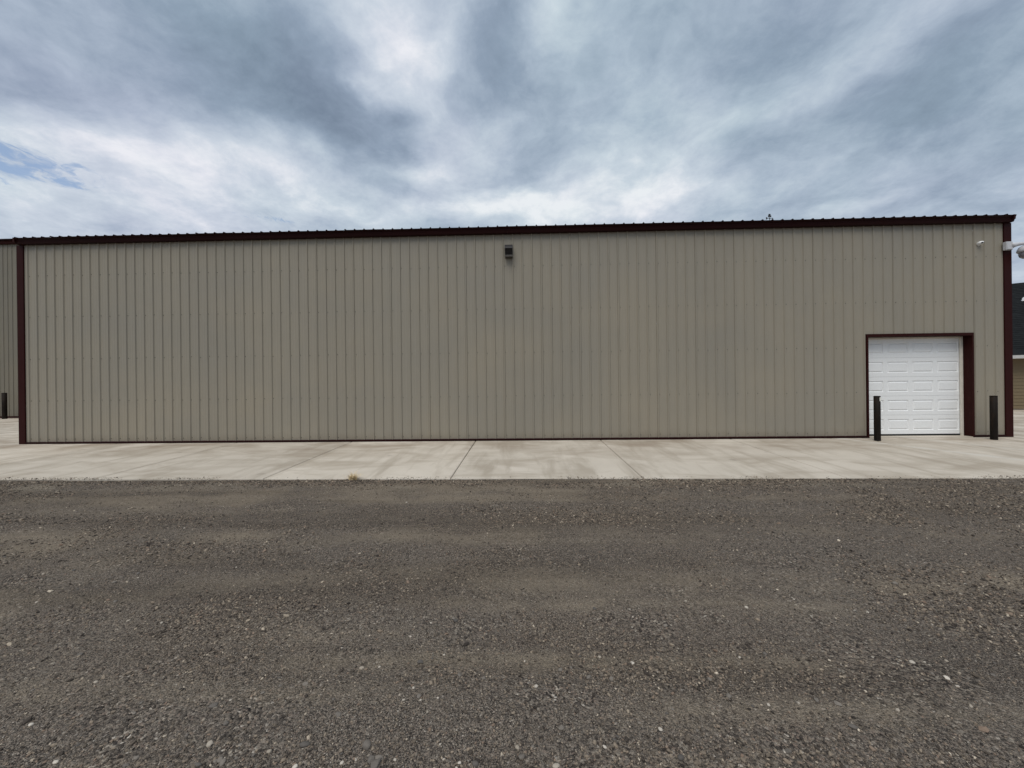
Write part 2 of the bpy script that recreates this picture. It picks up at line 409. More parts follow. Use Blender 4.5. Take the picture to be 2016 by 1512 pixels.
def extrude_x(bm, prof, x0, x1, closed=True):
    """profile of (y, z) swept along x with end caps"""
    a = [bm.verts.new((x0, y, z)) for y, z in prof]; b = [bm.verts.new((x1, y, z)) for y, z in prof]
    n = len(prof)
    for i in range(n if closed else n-1):
        j = (i+1) % n; bm.faces.new((a[i], a[j], b[j], b[i]))
    if closed: bm.faces.new(a); bm.faces.new(list(reversed(b)))
def lathe(bm, prof, seg=20, cx=0.0, cy=0.0):
    rings = []
    for r, z in prof:
        if r < 1e-6: rings.append([bm.verts.new((cx, cy, z))])
        else: rings.append([bm.verts.new((cx+r*math.cos(2*math.pi*k/seg), cy+r*math.sin(2*math.pi*k/seg), z)) for k in range(seg)])
    for A, B in zip(rings, rings[1:]):
        for k in range(seg):
            j = (k+1) % seg
            if len(A) == 1 and len(B) == 1: continue
            if len(A) == 1: bm.faces.new((A[0], B[k], B[j]))
            elif len(B) == 1: bm.faces.new((A[k], A[j], B[0]))
            else: bm.faces.new((A[k], A[j], B[j], B[k]))
def tube(bm, pts, rad, seg=10):
    pts = [Vector(p) for p in pts]; rings = []
    for i, p in enumerate(pts):
        d = (pts[min(i+1, len(pts)-1)] - pts[max(i-1, 0)]).normalized()
        a = d.orthogonal().normalized(); b = d.cross(a); r = rad[i] if hasattr(rad, '__len__') else rad
        if i and rings:
            ref = (rings[-1][0].co - pts[i-1]).normalized(); a = (ref - d*ref.dot(d)).normalized(); b = d.cross(a)
        rings.append([bm.verts.new(p + (a*math.cos(2*math.pi*k/seg) + b*math.sin(2*math.pi*k/seg))*r) for k in range(seg)])
    for A, B in zip(rings, rings[1:]):
        for k in range(seg): bm.faces.new((A[k], A[(k+1) % seg], B[(k+1) % seg], B[k]))
    bm.faces.new(rings[0]); bm.faces.new(list(reversed(rings[-1])))

# ------------------------------------------------------------------ ground
PAV_SLOPE = 0.034
def pav_z(y): return PAV_SLOPE*y if y < 0 else 0.0
def edge_y(x): return -3.235 - 0.010*(x-12.0)
def npnoise(x, y, cell, seed):
    r = np.random.default_rng(seed); G = r.random((256, 256)); u = x/cell; v = y/cell
    i = np.floor(u).astype(int); j = np.floor(v).astype(int); fu = u-i; fv = v-j
    fu = fu*fu*(3-2*fu); fv = fv*fv*(3-2*fv); g = lambda a, b: G[a % 256, b % 256]
    return (g(i, j)*(1-fu)+g(i+1, j)*fu)*(1-fv) + (g(i, j+1)*(1-fu)+g(i+1, j+1)*fu)*fv
def lanes(x, y):      # shallow wheel lanes running along the building
    return (0.55*npnoise(x*0.09, y, 0.62, 3) + 0.45*npnoise(x*0.16, y, 0.30, 4))
def dust_map(x, y):
    x = np.asarray(x, float); y = np.asarray(y, float)
    v = 0.50*npnoise(x*0.10+3, y, 0.42, 51) + 0.28*npnoise(x*0.30, y, 0.22, 52) + 0.22*npnoise(x, y, 0.30, 53)
    d = np.clip((v-0.46)/0.30, 0, 1)
    for x0, x1, yc, sg, a in ((10.9, 14.6, -7.17, 0.085, 0.9), (11.5, 15.2, -6.62, 0.10, 0.6), (10.6, 12.2, -6.95, 0.12, 0.5), (9.5, 12.4, -7.42, 0.09, 0.5), (12.6, 16.0, -7.50, 0.08, 0.5), (10.0, 17.0, -4.25, 0.16, 0.5)):
        w_ = np.clip((x-x0)/0.6, 0, 1)*np.clip((x1-x)/0.6, 0, 1)
        yy = yc + 0.05*(npnoise(x, y*0+2, 0.5, 54)-0.5)
        d = np.maximum(d, a*w_*np.exp(-((y-yy)/sg)**2)*(0.55+0.9*npnoise(x, y, 0.12, 55)))
    return np.clip(d, 0, 1)
def ground_z(x, y):
    x = np.asarray(x, float); y = np.asarray(y, float)
    e = -3.235 - 0.010*(x-12.0)
    base = -0.134 - 0.010*np.clip((e-y)/2.0, 0, 1)
    rel = 0.055*(lanes(x, y)-0.5) + 0.016*(npnoise(x, y, 0.55, 5)-0.5) + 0.010*(npnoise(x, y, 0.16, 6)-0.5) + 0.006*(npnoise(x, y, 0.07, 8)-0.5)
    near = np.clip((e-y)/0.5, 0.25, 1)
    z = base + rel*near
    return np.where(y > e + 0.02, -0.26, z)
xs = np.concatenate([[-900, -300, -100, -40, -20, -8, -4, -2], np.arange(0, 26.01, 0.05), [28, 30, 34, 45, 70, 140, 350, 900]])
ys = np.concatenate([[-900, -300, -100, -40, -20, -13, -11, -10], np.arange(-9.4, -3.05, 0.045), [-2.8, -2, 0, 5, 30, 100, 300, 900]])
X, Y = np.meshgrid(xs, ys); Z = ground_z(X, Y)
nx, ny = len(xs), len(ys)
V = np.stack([X, Y, Z], -1).reshape(-1, 3)
idx = np.arange(nx*ny).reshape(ny, nx)
Fq = np.stack([idx[:-1, :-1], idx[:-1, 1:], idx[1:, 1:], idx[1:, :-1]], -1).reshape(-1, 4)
ground = mesh_obj('ground', V, Fq.tolist(), M_GRAVEL, smooth=True); ground['kind'] = 'structure'
da = ground.data.attributes.new('dust', 'FLOAT', 'POINT'); da.data.foreach_set('value', dust_map(X, Y).astype(np.float32).ravel())
ground['label'] = 'dark packed gravel yard with tan dusty wheel lanes'

# gravel: loose stones, one stuff object of instances spread by a points mesh
def gravel_points():
    N = 2900000
    # more points near the viewer's ground, thinning with distance
    x = rng.uniform(-3.0, 28.0, N); y = rng.uniform(-8.9, -3.22, N)
    d = np.hypot(x-CAM[0], y-CAM[1])
    coarse = 0.55*npnoise(x*0.3, y, 0.8, 21) + 0.45*npnoise(x, y, 0.45, 22)
    coarse = np.clip((coarse-0.38)/0.3, 0, 1)
    e = -3.235 - 0.010*(x-12.0)
    berm = np.exp(-((e-y)/0.35)**2) * (0.35 + 0.9*np.clip((npnoise(x, y*0+1, 1.6, 31)-0.35)/0.3, 0, 1))
    ridge = np.exp(-((y+5.02-0.04*(x-6))/0.16)**2) * np.clip((9.0-x)/2.0, 0, 1)
    loose = np.clip(coarse*0.75 + berm + ridge, 0, 1.4)
    lane = lanes(x, y)
    loose *= np.clip(1.35 - 1.1*np.clip((lane-0.5)/0.25, 0, 1), 0.15, 1)
    dens = np.clip(2.6/np.maximum(d, 1.6), 0.0, 1.4)**1.05 * (0.22 + 0.78*loose)
    dens = dens*(1.0 - 0.58*dust_map(x, y))
    keep = (rng.random(N) < dens*0.72) & (y < e - 0.004)
    x, y, d, loose = x[keep], y[keep], d[keep], loose[keep]
    n = len(x)
    s = np.exp(rng.normal(math.log(0.0031), 0.45, n)) * (0.85 + 0.40*np.clip(loose, 0, 1.2)) * np.clip(0.75+0.10*d, 0.9, 1.5)
    s = np.clip(s, 0.0018, 0.016)
    z = ground_z(x, y) + s*0.25
    m_ = 9000; xe = rng.uniform(-3, 28, m_); off = rng.exponential(0.022, m_); ee = -3.235 - 0.010*(xe-12.0)
    kp = rng.random(m_) < np.clip((npnoise(xe, xe*0+3, 0.9, 41)-0.45)/0.4, 0.03, 1)*0.8
    xe, off, ee = xe[kp], off[kp], ee[kp]; se = np.clip(np.exp(rng.normal(math.log(0.004), 0.4, len(xe))), 0.002, 0.011)
    ye = ee + 0.004 + off
    x = np.concatenate([x, xe]); y = np.concatenate([y, ye]); z = np.concatenate([z, PAV_SLOPE*ye + se*0.4 - 0.018*np.clip(1-(ye-ee)/0.024, 0, 1)]); s = np.concatenate([s, se])
    return np.stack([x, y, z], -1), s
pts, psize = gravel_points()
print('gravel stones', len(pts))
gm = bpy.data.meshes.new('gravel'); gm.vertices.add(len(pts)); gm.vertices.foreach_set('co', pts.astype(np.float32).ravel())
at = gm.attributes.new('size', 'FLOAT', 'POINT'); at.data.foreach_set('value', psize.astype(np.float32))
rot = np.stack([rng.uniform(-0.5, 0.5, len(pts)), rng.uniform(-0.5, 0.5, len(pts)), rng.uniform(0, 6.283, len(pts))], -1)
at = gm.attributes.new('turn', 'FLOAT_VECTOR', 'POINT'); at.data.foreach_set('vector', rot.astype(np.float32).ravel())
pick = rng.integers(0, 5, len(pts)).astype(np.int32)
at = gm.attributes.new('pick', 'INT', 'POINT'); at.data.foreach_set('value', pick)
gm.materials.append(M_STONE); gm.update()
gravel = link(bpy.data.objects.new('gravel', gm)); gravel['kind'] = 'stuff'
tag(gravel, 'loose crushed grey stone chips scattered over the packed yard', 'gravel')
ng = bpy.data.node_groups.new('gravel_scatter', 'GeometryNodeTree')
ng.interface.new_socket('Geometry', in_out='INPUT', socket_type='NodeSocketGeometry')
ng.interface.new_socket('Geometry', in_out='OUTPUT', socket_type='NodeSocketGeometry')
N = ng.nodes; L = ng.links
gi = N.new('NodeGroupInput'); go = N.new('NodeGroupOutput')
join = N.new('GeometryNodeGeometryToInstance')
for k in range(5):
    ico = N.new('GeometryNodeMeshIcoSphere'); ico.inputs['Radius'].default_value = 1.0; ico.inputs['Subdivisions'].default_value = 1 if k < 3 else 2
    pos = N.new('GeometryNodeInputPosition'); nz = N.new('ShaderNodeTexNoise'); nz.inputs['Scale'].default_value = 0.9
    add = N.new('ShaderNodeVectorMath'); add.operation = 'ADD'; add.inputs[1].default_value = (k*7.3, k*3.1, 2.0*k)
    L.new(pos.outputs[0], add.inputs[0]); L.new(add.outputs[0], nz.inputs['Vector'])
    sub = N.new('ShaderNodeVectorMath'); sub.operation = 'SUBTRACT'; sub.inputs[1].default_value = (0.5,)*3; L.new(nz.outputs['Color'], sub.inputs[0])
    scl = N.new('ShaderNodeVectorMath'); scl.operation = 'SCALE'; scl.inputs['Scale'].default_value = 1.5; L.new(sub.outputs[0], scl.inputs[0])
    sp = N.new('GeometryNodeSetPosition'); L.new(ico.outputs['Mesh'], sp.inputs['Geometry']); L.new(scl.outputs[0], sp.inputs['Offset'])
    tf = N.new('GeometryNodeTransform'); L.new(sp.outputs[0], tf.inputs['Geometry']); tf.inputs['Scale'].default_value = (1.15, 0.9-0.06*k, 0.62+0.05*(k % 3))
    sm = N.new('GeometryNodeSetMaterial'); sm.inputs['Material'].default_value = M_STONE; L.new(tf.outputs[0], sm.inputs['Geometry'])
    L.new(sm.outputs[0], join.inputs[0])
iop = N.new('GeometryNodeInstanceOnPoints'); L.new(gi.outputs[0], iop.inputs['Points']); L.new(join.outputs[0], iop.inputs['Instance'])
iop.inputs['Pick Instance'].default_value = True
def named(nm, ty):
    a = N.new('GeometryNodeInputNamedAttribute'); a.data_type = ty; a.inputs['Name'].default_value = nm
    return [o for o in a.outputs if o.enabled and o.name == 'Attribute'][0]
L.new(named('size', 'FLOAT'), iop.inputs['Scale']); L.new(named('pick', 'INT'), iop.inputs['Instance Index'])
e2r = N.new('FunctionNodeEulerToRotation'); L.new(named('turn', 'FLOAT_VECTOR'), e2r.inputs[0]); L.new(e2r.outputs[0], iop.inputs['Rotation'])
L.new(iop.outputs[0], go.inputs[0])
gravel.modifiers.new('scatter', 'NODES').node_group = ng

# larger stones: each one an object, parts of the ground
def pebble_mesh(k, material):
    bm = bmesh.new(); bmesh.ops.create_icosphere(bm, subdivisions=2, radius=1.0)
    r = random.Random(k); sx, sy, sz = r.uniform(0.9, 1.3), r.uniform(0.7, 0.95), r.uniform(0.45, 0.65)
    cuts = [(Vector((r.gauss(0, 1), r.gauss(0, 1), r.gauss(0, 0.6))).normalized(), r.uniform(0.55, 0.85)) for _ in range(7)]
    for v in bm.verts:
        for n, d in cuts:
            h = v.co.dot(n)
            if h > d: v.co -= n*(h-d)
        v.co = Vector((v.co.x*sx, v.co.y*sy, v.co.z*sz))
    bmesh.ops.recalc_face_normals(bm, faces=bm.faces)
    me = bpy.data.meshes.new('stone'); bm.to_mesh(me); bm.free(); me.materials.append(material)
    for p in me.polygons: p.use_smooth = (k % 2 == 0)
    return me
pale = [pebble_mesh(k, M_PALE) for k in range(6)]; dark = [pebble_mesh(k+20, M_COBBLE) for k in range(6)]
seen = [(712, 1310, .020, 1), (808, 1246, .017, 1), (1055, 1354, .019, 1), (795, 1386, .012, 1), (828, 1386, .011, 1), (862, 1383, .011, 1), (830, 1351, .010, 1),
        (1095, 1505, .022, 1), (722, 1465, .014, 1), (905, 1505, .012, 1), (1027, 1488, .016, 0), (740, 1508, .026, 0), (732, 1500, .022, 0), (745, 1497, .020, 0),
        (722, 1473, .024, 0), (848, 1221, .015, 1), (893, 1213, .018, 0), (897, 1216, .020, 0), (932, 1215, .018, 0), (880, 1211, .013, 1), (905, 1330, .016, 0),
        (828, 1301, .018, 0), (252, 1217, .020, 1), (72, 1184, .016, 1), (272, 1133, .014, 1), (363, 1039, .016, 1), (470, 1228, .012, 1), (465, 1114, .012, 1),
        (262, 1102, .014, 1), (272, 1125, .020, 0), (225, 1143, .022, 0), (1563, 1175, .014, 1), (1890, 1164, .016, 1), (1513, 1393, .014, 1), (1573, 1387, .013, 1),
        (1767, 1402, .016, 1), (1912, 1394, .014, 1), (1649, 1390, .016, 0), (1680, 1436, .020, 0), (1607, 1380, .014, 0), (1901, 1146, .016, 1), (1760, 1143, .030, 0),
        (600, 1470, .022, 0), (420, 1400, .020, 0), (1300, 1440, .018, 1), (1180, 1290, .016, 1), (1350, 1180, .016, 1), (1460, 1080, .014, 1), (1240, 1100, .013, 1)]
def stone(x, y, s, kind):
    me = random.choice(pale if kind else dark)
    o = link(bpy.data.objects.new('stone', me), ground)
    o.location = (x, y, float(ground_z(x, y)) + s*0.12)
    o.scale = (s, s, s); o.rotation_euler = (random.uniform(-.25, .25), random.uniform(-.25, .25), random.uniform(0, 6.28))
for px, py, s, k in seen:
    q = on_z(px, py, -0.14); stone(q[0], q[1], s*(0.62 if k else 0.9), k)
cnt = 0
while cnt < 230:
    px, py = random.uniform(-150, 2166), 1512 - 560*random.random()**1.3
    q = on_z(px, py, -0.13)
    if q[1] > edge_y(q[0]) - 0.05: continue
    cl_ = npnoise(np.array(q[0]*0.4), np.array(q[1]), 0.7, 22)
    if random.random() > 0.25 + 1.1*cl_*cl_: continue
    stone(q[0], q[1], random.choice((.006, .007, .008, .009, .011, .015)), random.random() < 0.22); cnt += 1

# ------------------------------------------------------------------ pavement: slabs with real joints
pav = box_obj('pavement', (-40, 60, -3.05, 40, -0.24, -0.17), M_JOINT); pav['kind'] = 'structure'
pav['label'] = 'pale broomed concrete apron in wide slabs round the metal buildings'
def slab(x0, x1, ya, yb, far=False):
    """ya(x) front edge; yb back edge"""
    g = 0.005; b = 0.018; T = 0.13
    x0 += g; x1 -= g
    def ring(off, dz):
        out = []
        for (x, y) in ((x0+off, ya(x0)+g+off), (x1-off, ya(x1)+g+off), (x1-off, yb-g-off), (x0+off, yb-g-off)): out.append((x, y, pav_z(y)+dz))
        return out
    vs = ring(0, -T) + ring(0, -b) + ring(b*0.4, -b*0.3) + ring(b*1.3, 0)
    fs = [(12, 13, 14, 15)]
    for k in range(3):
        for i in range(4):
            j = (i+1) % 4; fs.append((k*4+i, k*4+j, k*4+4+j, k*4+4+i))
    return mesh_obj('slab', vs, fs, M_CONC, pav)
JX = [17.462 - 3.04*k for k in range(12, 0, -1)] + [17.462 + 3.045*k for k in range(0, 12)]
JX = sorted([5.53, 8.38, 11.408, 14.411, 17.462] + [5.53-3.04*k for k in range(1, 11)] + [17.462+3.045*k for k in range(1, 11)])
for a, b in zip(JX, JX[1:]):
    slab(a, b, edge_y, 0.0)
for r in range(4):
    y0 = 3.9*r
    for a, b in zip(JX, JX[1:]):
        if a > 0.5 and b < 22.5: continue
        slab(a, b, lambda x, y0=y0: y0, y0+3.9)

# ------------------------------------------------------------------ the metal building
W, EAVE, DEPTH = 23.9, 4.99, 15.0
RIB0, PITCHX = 0.241, 0.2286
DX0, DX1, DTOP = 20.652, 23.012, 2.372            # door opening
bld = empty('metal_building', (0, 0, 0))
tag(bld, 'long tan ribbed metal building with maroon trim and a white overhead door', 'building')
RH = 0.023
def panel_profile():
    """(x, out) across one 4-rib sheet, starting at the middle of a lap rib; two small stiffeners between ribs"""
    pr = []
    for k in range(4):
        x = k*PITCHX
        pr += [(x-0.0215, 0.0), (x-0.0085, RH), (x+0.0085, RH), (x+0.0215, 0.0)]
        for q in (0.080, 0.146): pr += [(x+q-0.008, 0.0), (x+q, 0.0028), (x+q+0.008, 0.0)]
    return pr
PROF = panel_profile()
def wall_panel(xo, z0, z1, parent, y=0.0, material=M_WALL, hole=None, lo=None, hi=None):
    pr = [(xo+x, o) for x, o in PROF] + [(xo+4*PITCHX-0.0235, 0.0)]
    if lo is not None: pr = [q for q in pr if q[0] > lo]; pr = [(lo, 0.0)] + pr
    if hi is not None: pr = [q for q in pr if q[0] < hi]; pr = pr + [(hi, 0.0)]
    if hole:
        for c in hole[:2]:
            if pr[0][0] < c < pr[-1][0]:
                for i in range(len(pr)-1):
                    if pr[i][0] < c <= pr[i+1][0]:
                        f = (c-pr[i][0])/(pr[i+1][0]-pr[i][0]); pr.insert(i+1, (c, pr[i][1]*(1-f)+pr[i+1][1]*f)); break
    vs, fs = [], []
    for (xa, oa), (xb, ob) in zip(pr, pr[1:]):
        zb = z0
        if hole and hole[0] <= (xa+xb)/2 <= hole[1]: zb = hole[2]
        n = len(vs); vs += [(xa, y-oa, zb), (xb, y-ob, zb), (xb, y-ob, z1), (xa, y-oa, z1)]; fs.append((n, n+1, n+2, n+3))
    o = mesh_obj('wall_panel', vs, fs, material, parent)
    bm = bmesh.new(); bm.from_mesh(o.data); bmesh.ops.remove_doubles(bm, verts=bm.verts, dist=1e-5); bm.to_mesh(o.data); bm.free()
    return o
hole = (DX0, DX1, DTOP)
wall_panel(RIB0-4*PITCHX, 0.03, EAVE+0.06, bld, lo=0.02)
i = 0
while RIB0 + i*4*PITCHX < W-0.05:
    xo = RIB0 + i*4*PITCHX
    p = wall_panel(xo, 0.03, EAVE+0.06, bld, y=-0.0012*(i % 2), hole=hole, hi=W-0.02 if xo+4*PITCHX > W-0.02 else None)
    i += 1
# screws beside every rib on the girt lines
bm = bmesh.new()
for zr in (0.12, 1.07, 2.12, 3.17, 4.20):
    for k in range(0, 104):
        x = RIB0 + k*PITCHX + 0.040
        if x > W-0.2 or (DX0-0.06 < x < DX1+0.06 and zr < DTOP+0.08): continue
        z = zr + random.uniform(-0.012, 0.012); x += random.uniform(-0.006, 0.006)
        bmesh.ops.create_cone(bm, cap_ends=True, segments=6, radius1=0.0085, radius2=0.006, depth=0.009, matrix=Matrix.Translation((x, -0.0055, z)) @ Matrix.Rotation(math.pi/2, 4, 'X'))
sc_ = bm_obj('screws', bm, M_SCREW, bld); sc_['kind'] = 'stuff'
# other walls
bm = bmesh.new(); box(bm, 0.03, 0.07, 0.06, DEPTH-0.06, 0.0, EAVE)
bm_obj('gable_wall', bm, M_WALL, bld)
bm = bmesh.new(); box(bm, W-0.07, W-0.03, 0.06, DEPTH-0.06, 0.0, EAVE)
bm_obj('gable_wall', bm, M_WALL, bld)
bm = bmesh.new(); box(bm, 0.08, W-0.08, DEPTH-0.06, DEPTH-0.02, 0.0, EAVE)
bm_obj('rear_wall', bm, M_WALL, bld)
for gx0, gx1 in ((0.03, 0.07), (W-0.07, W-0.03)):
    ridge_z = EAVE + 0.13 + (DEPTH/2)/12.0
    vs = [(gx, y, z) for gx in (gx0, gx1) for y, z in ((0.06, EAVE+0.002), (DEPTH-0.06, EAVE+0.002), (DEPTH/2, ridge_z-0.08))]
    mesh_obj('gable_peak', vs, [(0, 1, 2), (5, 4, 3), (0, 3, 4, 1), (1, 4, 5, 2), (2, 5, 3, 0)], M_WALL, bld)
# corner trims (L-shaped), base trim
def corner(x0, side):
    prof = [(x0-0.012*side, 0.16), (x0-0.012*side, -0.030), (x0+0.150*side, -0.030), (x0+0.154*side, -0.018), (x0+0.154*side, -0.006), (x0+0.146*side, -0.006), (x0+0.146*side, -0.023), (x0-0.005*side, -0.023), (x0-0.005*side, 0.16)]
    bm = bmesh.new()
    a = [bm.verts.new((x, y, 0.0)) for x, y in prof]; b = [bm.verts.new((x, y, EAVE-0.03)) for x, y in prof]; n = len(prof)
    for k in range(n): bm.faces.new((a[k], a[(k+1) % n], b[(k+1) % n], b[k]))
    bm.faces.new(a); bm.faces.new(list(reversed(b)))
    bm_obj('corner_trim', bm, M_TRIM, bld)
corner(0.0, 1); corner(W, -1)
for a, b in ((0.158, DX0-0.040), (DX1+0.034, W-0.158)):
    bm = bmesh.new(); n = max(1, round((b-a)/3.05)); 
    extrude_x(bm, [(0.0, 0.052), (-0.024, 0.052), (-0.030, 0.046), (-0.030, 0.012), (-0.024, 0.004), (0.0, 0.004)], a, b)
    bm_obj('base_trim', bm, M_MAROON_SHADED, bld)
# gutter: sculpted eave box, in 20 ft lengths
GP = [(-0.002, 4.962), (-0.094, 4.962), (-0.102, 4.968), (-0.114, 5.002), (-0.108, 5.008), (-0.124, 5.052), (-0.118, 5.058), (-0.142, 5.072), (-0.150, 5.082), (-0.153, 5.090), (-0.146, 5.092), (-0.140, 5.082), (-0.110, 5.060), (-0.090, 4.978), (-0.002, 4.978)]
gx = 0.075; lens = 6.08
while gx < W-0.04:
    ge = min(gx+lens, W-0.028)
    bm = bmesh.new(); extrude_x(bm, GP, gx, ge-0.003); bm_obj('gutter', bm, M_MAROON_SHADED, bld); gx = ge
for ex in (0.070, W-0.024):
    bm = bmesh.new(); extrude_x(bm, [(-0.002, 4.960), (-0.098, 4.960), (-0.106, 4.968), (-0.146, 5.070), (-0.158, 5.096), (-0.002, 5.096)], ex-0.004, ex+0.004)
    bm_obj('gutter_end_cap', bm, M_TRIM, bld)
# roof sheets with ribs: 36 in wide each, front and rear slope
EZ = 5.094; RY0 = -0.165; SL = 1.0/12.0
def roof_sheet(n_ribs, rear=False):
    vs, fs = [], []
    prof = []
    for k in range(n_ribs):
        x = k*PITCHX; prof += [(x-0.022, 0.0), (x-0.008, 0.024), (x+0.008, 0.024), (x+0.022, 0.0)]
    prof.append((n_ribs*PITCHX-0.026, 0.0))
    yy = (RY0, DEPTH/2) if not rear else (DEPTH+0.15, DEPTH/2)
    z = (EZ, EZ + (DEPTH/2-RY0)*SL)
    for y, zz in zip(yy, z):
        for x, h in prof: vs.append((x, y, zz+h))
    n = len(prof)
    for k in range(n-1): fs.append((k, k+1, n+k+1, n+k))
    # folded-down leading edge gives the sheet thickness at the eave
    for k in range(n): vs.append((prof[k][0], yy[0], z[0]+prof[k][1]-0.006))
    for k in range(n-1): fs.append((2*n+k, 2*n+k+1, k+1, k))
    me = bpy.data.meshes.new('roof_sheet'); me.from_pydata(vs, [], fs); me.materials.append(M_MAROON_SHADED); me.update(); return me
rs, rs2 = roof_sheet(4), roof_sheet(4, True)
k = 0
while k < 26:
    for me in (rs, rs2):
        o = link(bpy.data.objects.new('roof_sheet', me), bld); o.location = (0.122 + k*4*PITCHX + random.uniform(-.003, .003), random.uniform(-.006, .006), 0.0015*(k % 2))
    k += 1
box_obj('ridge_cap', (0.05, W-0.04, DEPTH/2-0.15, DEPTH/2+0.15, EZ+(DEPTH/2-RY0)*SL+0.020, EZ+(DEPTH/2-RY0)*SL+0.045), M_MAROON_SHADED, bld)
for ex0, ex1 in ((0.058, 0.098), (W-0.080, W-0.040)):
    bm = bmesh.new(); RZ = EZ+(DEPTH/2-RY0)*SL
    pf = [(RY0+0.01, EZ-0.09), (RY0+0.01, EZ+0.012), (DEPTH/2, RZ+0.012), (DEPTH+0.14, EZ+0.012), (DEPTH+0.14, EZ-0.09), (DEPTH/2, RZ-0.09)]
    extrude_x(bm, pf, ex0, ex1); bm_obj('rake_trim', bm, M_TRIM, bld)
# cupola that carries the weather vane
VX, VY = 18.0, DEPTH/2
# door surround: face trims + deep reveals
JD = 0.205
bm = bmesh.new(); box(bm, DX0-0.036, DX0+0.004, -0.034, -0.001, 0.0, DTOP+0.060); bm_obj('door_trim', bm, M_TRIM, bld)
bm = bmesh.new(); box(bm, DX1-0.004, DX1+0.030, -0.034, -0.001, 0.0, DTOP+0.060); bm_obj('door_trim', bm, M_TRIM, bld)
bm = bmesh.new(); box(bm, DX0+0.006, DX1-0.006, -0.034, -0.001, DTOP-0.004, DTOP+0.060); bm_obj('door_trim', bm, M_TRIM, bld)
box_obj('door_jamb', (DX0-0.03, DX0, 0.0, JD+0.06, -0.004, DTOP), M_TRIM, bld)
box_obj('door_jamb', (DX1, DX1+0.03, 0.0, JD+0.06, -0.004, DTOP), M_TRIM, bld)
box_obj('door_head', (DX0-0.03, DX1+0.03, 0.001, JD+0.06, DTOP+0.002, DTOP+0.03), M_TRIM, bld)
# cream stop moulding against the jambs
box_obj('door_stop', (DX1-0.055, DX1-0.002, JD-0.045, JD-0.010, 0.004, DTOP-0.003), M_STOP, bld, 0.004)
box_obj('door_stop', (DX0+0.002, DX0+0.055, JD-0.045, JD-0.010, 0.004, DTOP-0.003), M_STOP, bld, 0.004)
box_obj('door_stop', (DX0+0.057, DX1-0.057, JD-0.045, JD-0.010, DTOP-0.045, DTOP-0.003), M_STOP, bld, 0.004)
# floor sill
sill = box_obj('door_sill', (DX0+0.001, DX1-0.001, -0.03, JD+0.3, -0.05, 0.016), M_CONC, bld, 0.006)
# five sections, each with four raised panels
SX0, SX1 = DX0+0.02, DX1-0.02; SZ0 = 0.055; SH = (DTOP-0.03-SZ0)/5; DY = JD
PWD, GAP = 0.485, 0.095
tot = 4*PWD + 3*GAP; px0 = (SX0+SX1)/2 - tot/2
slots = [(px0+k*(PWD+GAP), px0+k*(PWD+GAP)+PWD) for k in range(4)]
def section_mesh(zb, zt):
    xs_ = [SX0] + [v for s in slots for v in s] + [SX1]; za, zc = zb+0.095, zt-0.095
    zs_ = [zb, za, zc, zt]; bm = bmesh.new(); cache = {}
    def vv(x, y, z):
        key = (round(x, 5), round(y, 5), round(z, 5))
        if key not in cache: cache[key] = bm.verts.new((x, y, z))
        return cache[key]
    for a in range(len(xs_)-1):
        for b in range(3):
            if b == 1 and a % 2 == 1: continue
            bm.faces.new([vv(x, DY, z) for x, z in ((xs_[a], zs_[b]), (xs_[a+1], zs_[b]), (xs_[a+1], zs_[b+1]), (xs_[a], zs_[b+1]))])
    # rolled meeting rails top and bottom, and the back
    for z, dz in ((zb, -0.004), (zt, 0.004)):
        for a in range(len(xs_)-1):
            bm.faces.new((vv(xs_[a], DY, z), vv(xs_[a+1], DY, z), vv(xs_[a+1], DY+0.012, z+dz), vv(xs_[a], DY+0.012, z+dz)))
    box(bm, SX0, SX1, DY+0.022, DY+0.045, zb+0.001, zt-0.001)
    return bm
def raised_panel(x0, x1, z0, z1, parent):
    rings = [(0.0, 0.0), (0.013, 0.014), (0.020, 0.014), (0.045, 0.001)]
    vs, fs = [], []
    for ins, dep in rings:
        vs += [(x0+ins, DY+dep, z0+ins), (x1-ins, DY+dep, z0+ins), (x1-ins, DY+dep, z1-ins), (x0+ins, DY+dep, z1-ins)]
    for k in range(3):
        for i in range(4):
            j = (i+1) % 4; fs.append((4*k+i, 4*k+j, 4*k+4+j, 4*k+4+i))
    fs.append((12, 13, 14, 15)); return mesh_obj('raised_panel', vs, fs, M_DOOR, parent)
for s in range(5):
    zb = SZ0 + s*SH + 0.003; zt = SZ0 + (s+1)*SH - 0.003
    so = bm_obj('door_section', section_mesh(zb, zt), M_DOOR, bld)
    for a, b in slots: raised_panel(a, b, zb+0.095, zt-0.095, so)
box_obj('bottom_seal', (SX0, SX1, DY-0.004, DY+0.03, 0.018, SZ0+0.001), M_RUBBER, bld, 0.006)
box_obj('dark_interior', (DX0-0.2, DX1+0.2, JD+0.30, JD+0.34, 0.0, DTOP+0.2), M_BLACK, bld)
# cupola on the ridge
RZ = EZ+(DEPTH/2-RY0)*SL
bm = bmesh.new(); box(bm, VX-0.45, VX+0.45, VY-0.45, VY+0.45, RZ-0.1, RZ+1.05, 0.01)
cup = bm_obj('cupola', bm, M_WALL, bld)
vs = [(VX-0.6, VY-0.6, RZ+1.052), (VX+0.6, VY-0.6, RZ+1.052), (VX+0.6, VY+0.6, RZ+1.052), (VX-0.6, VY+0.6, RZ+1.052), (VX, VY, RZ+1.75)]
mesh_obj('cupola_roof', vs, [(0, 1, 4), (1, 2, 4), (2, 3, 4), (3, 0, 4), (3, 2, 1, 0)], M_MAROON_SHADED, cup)

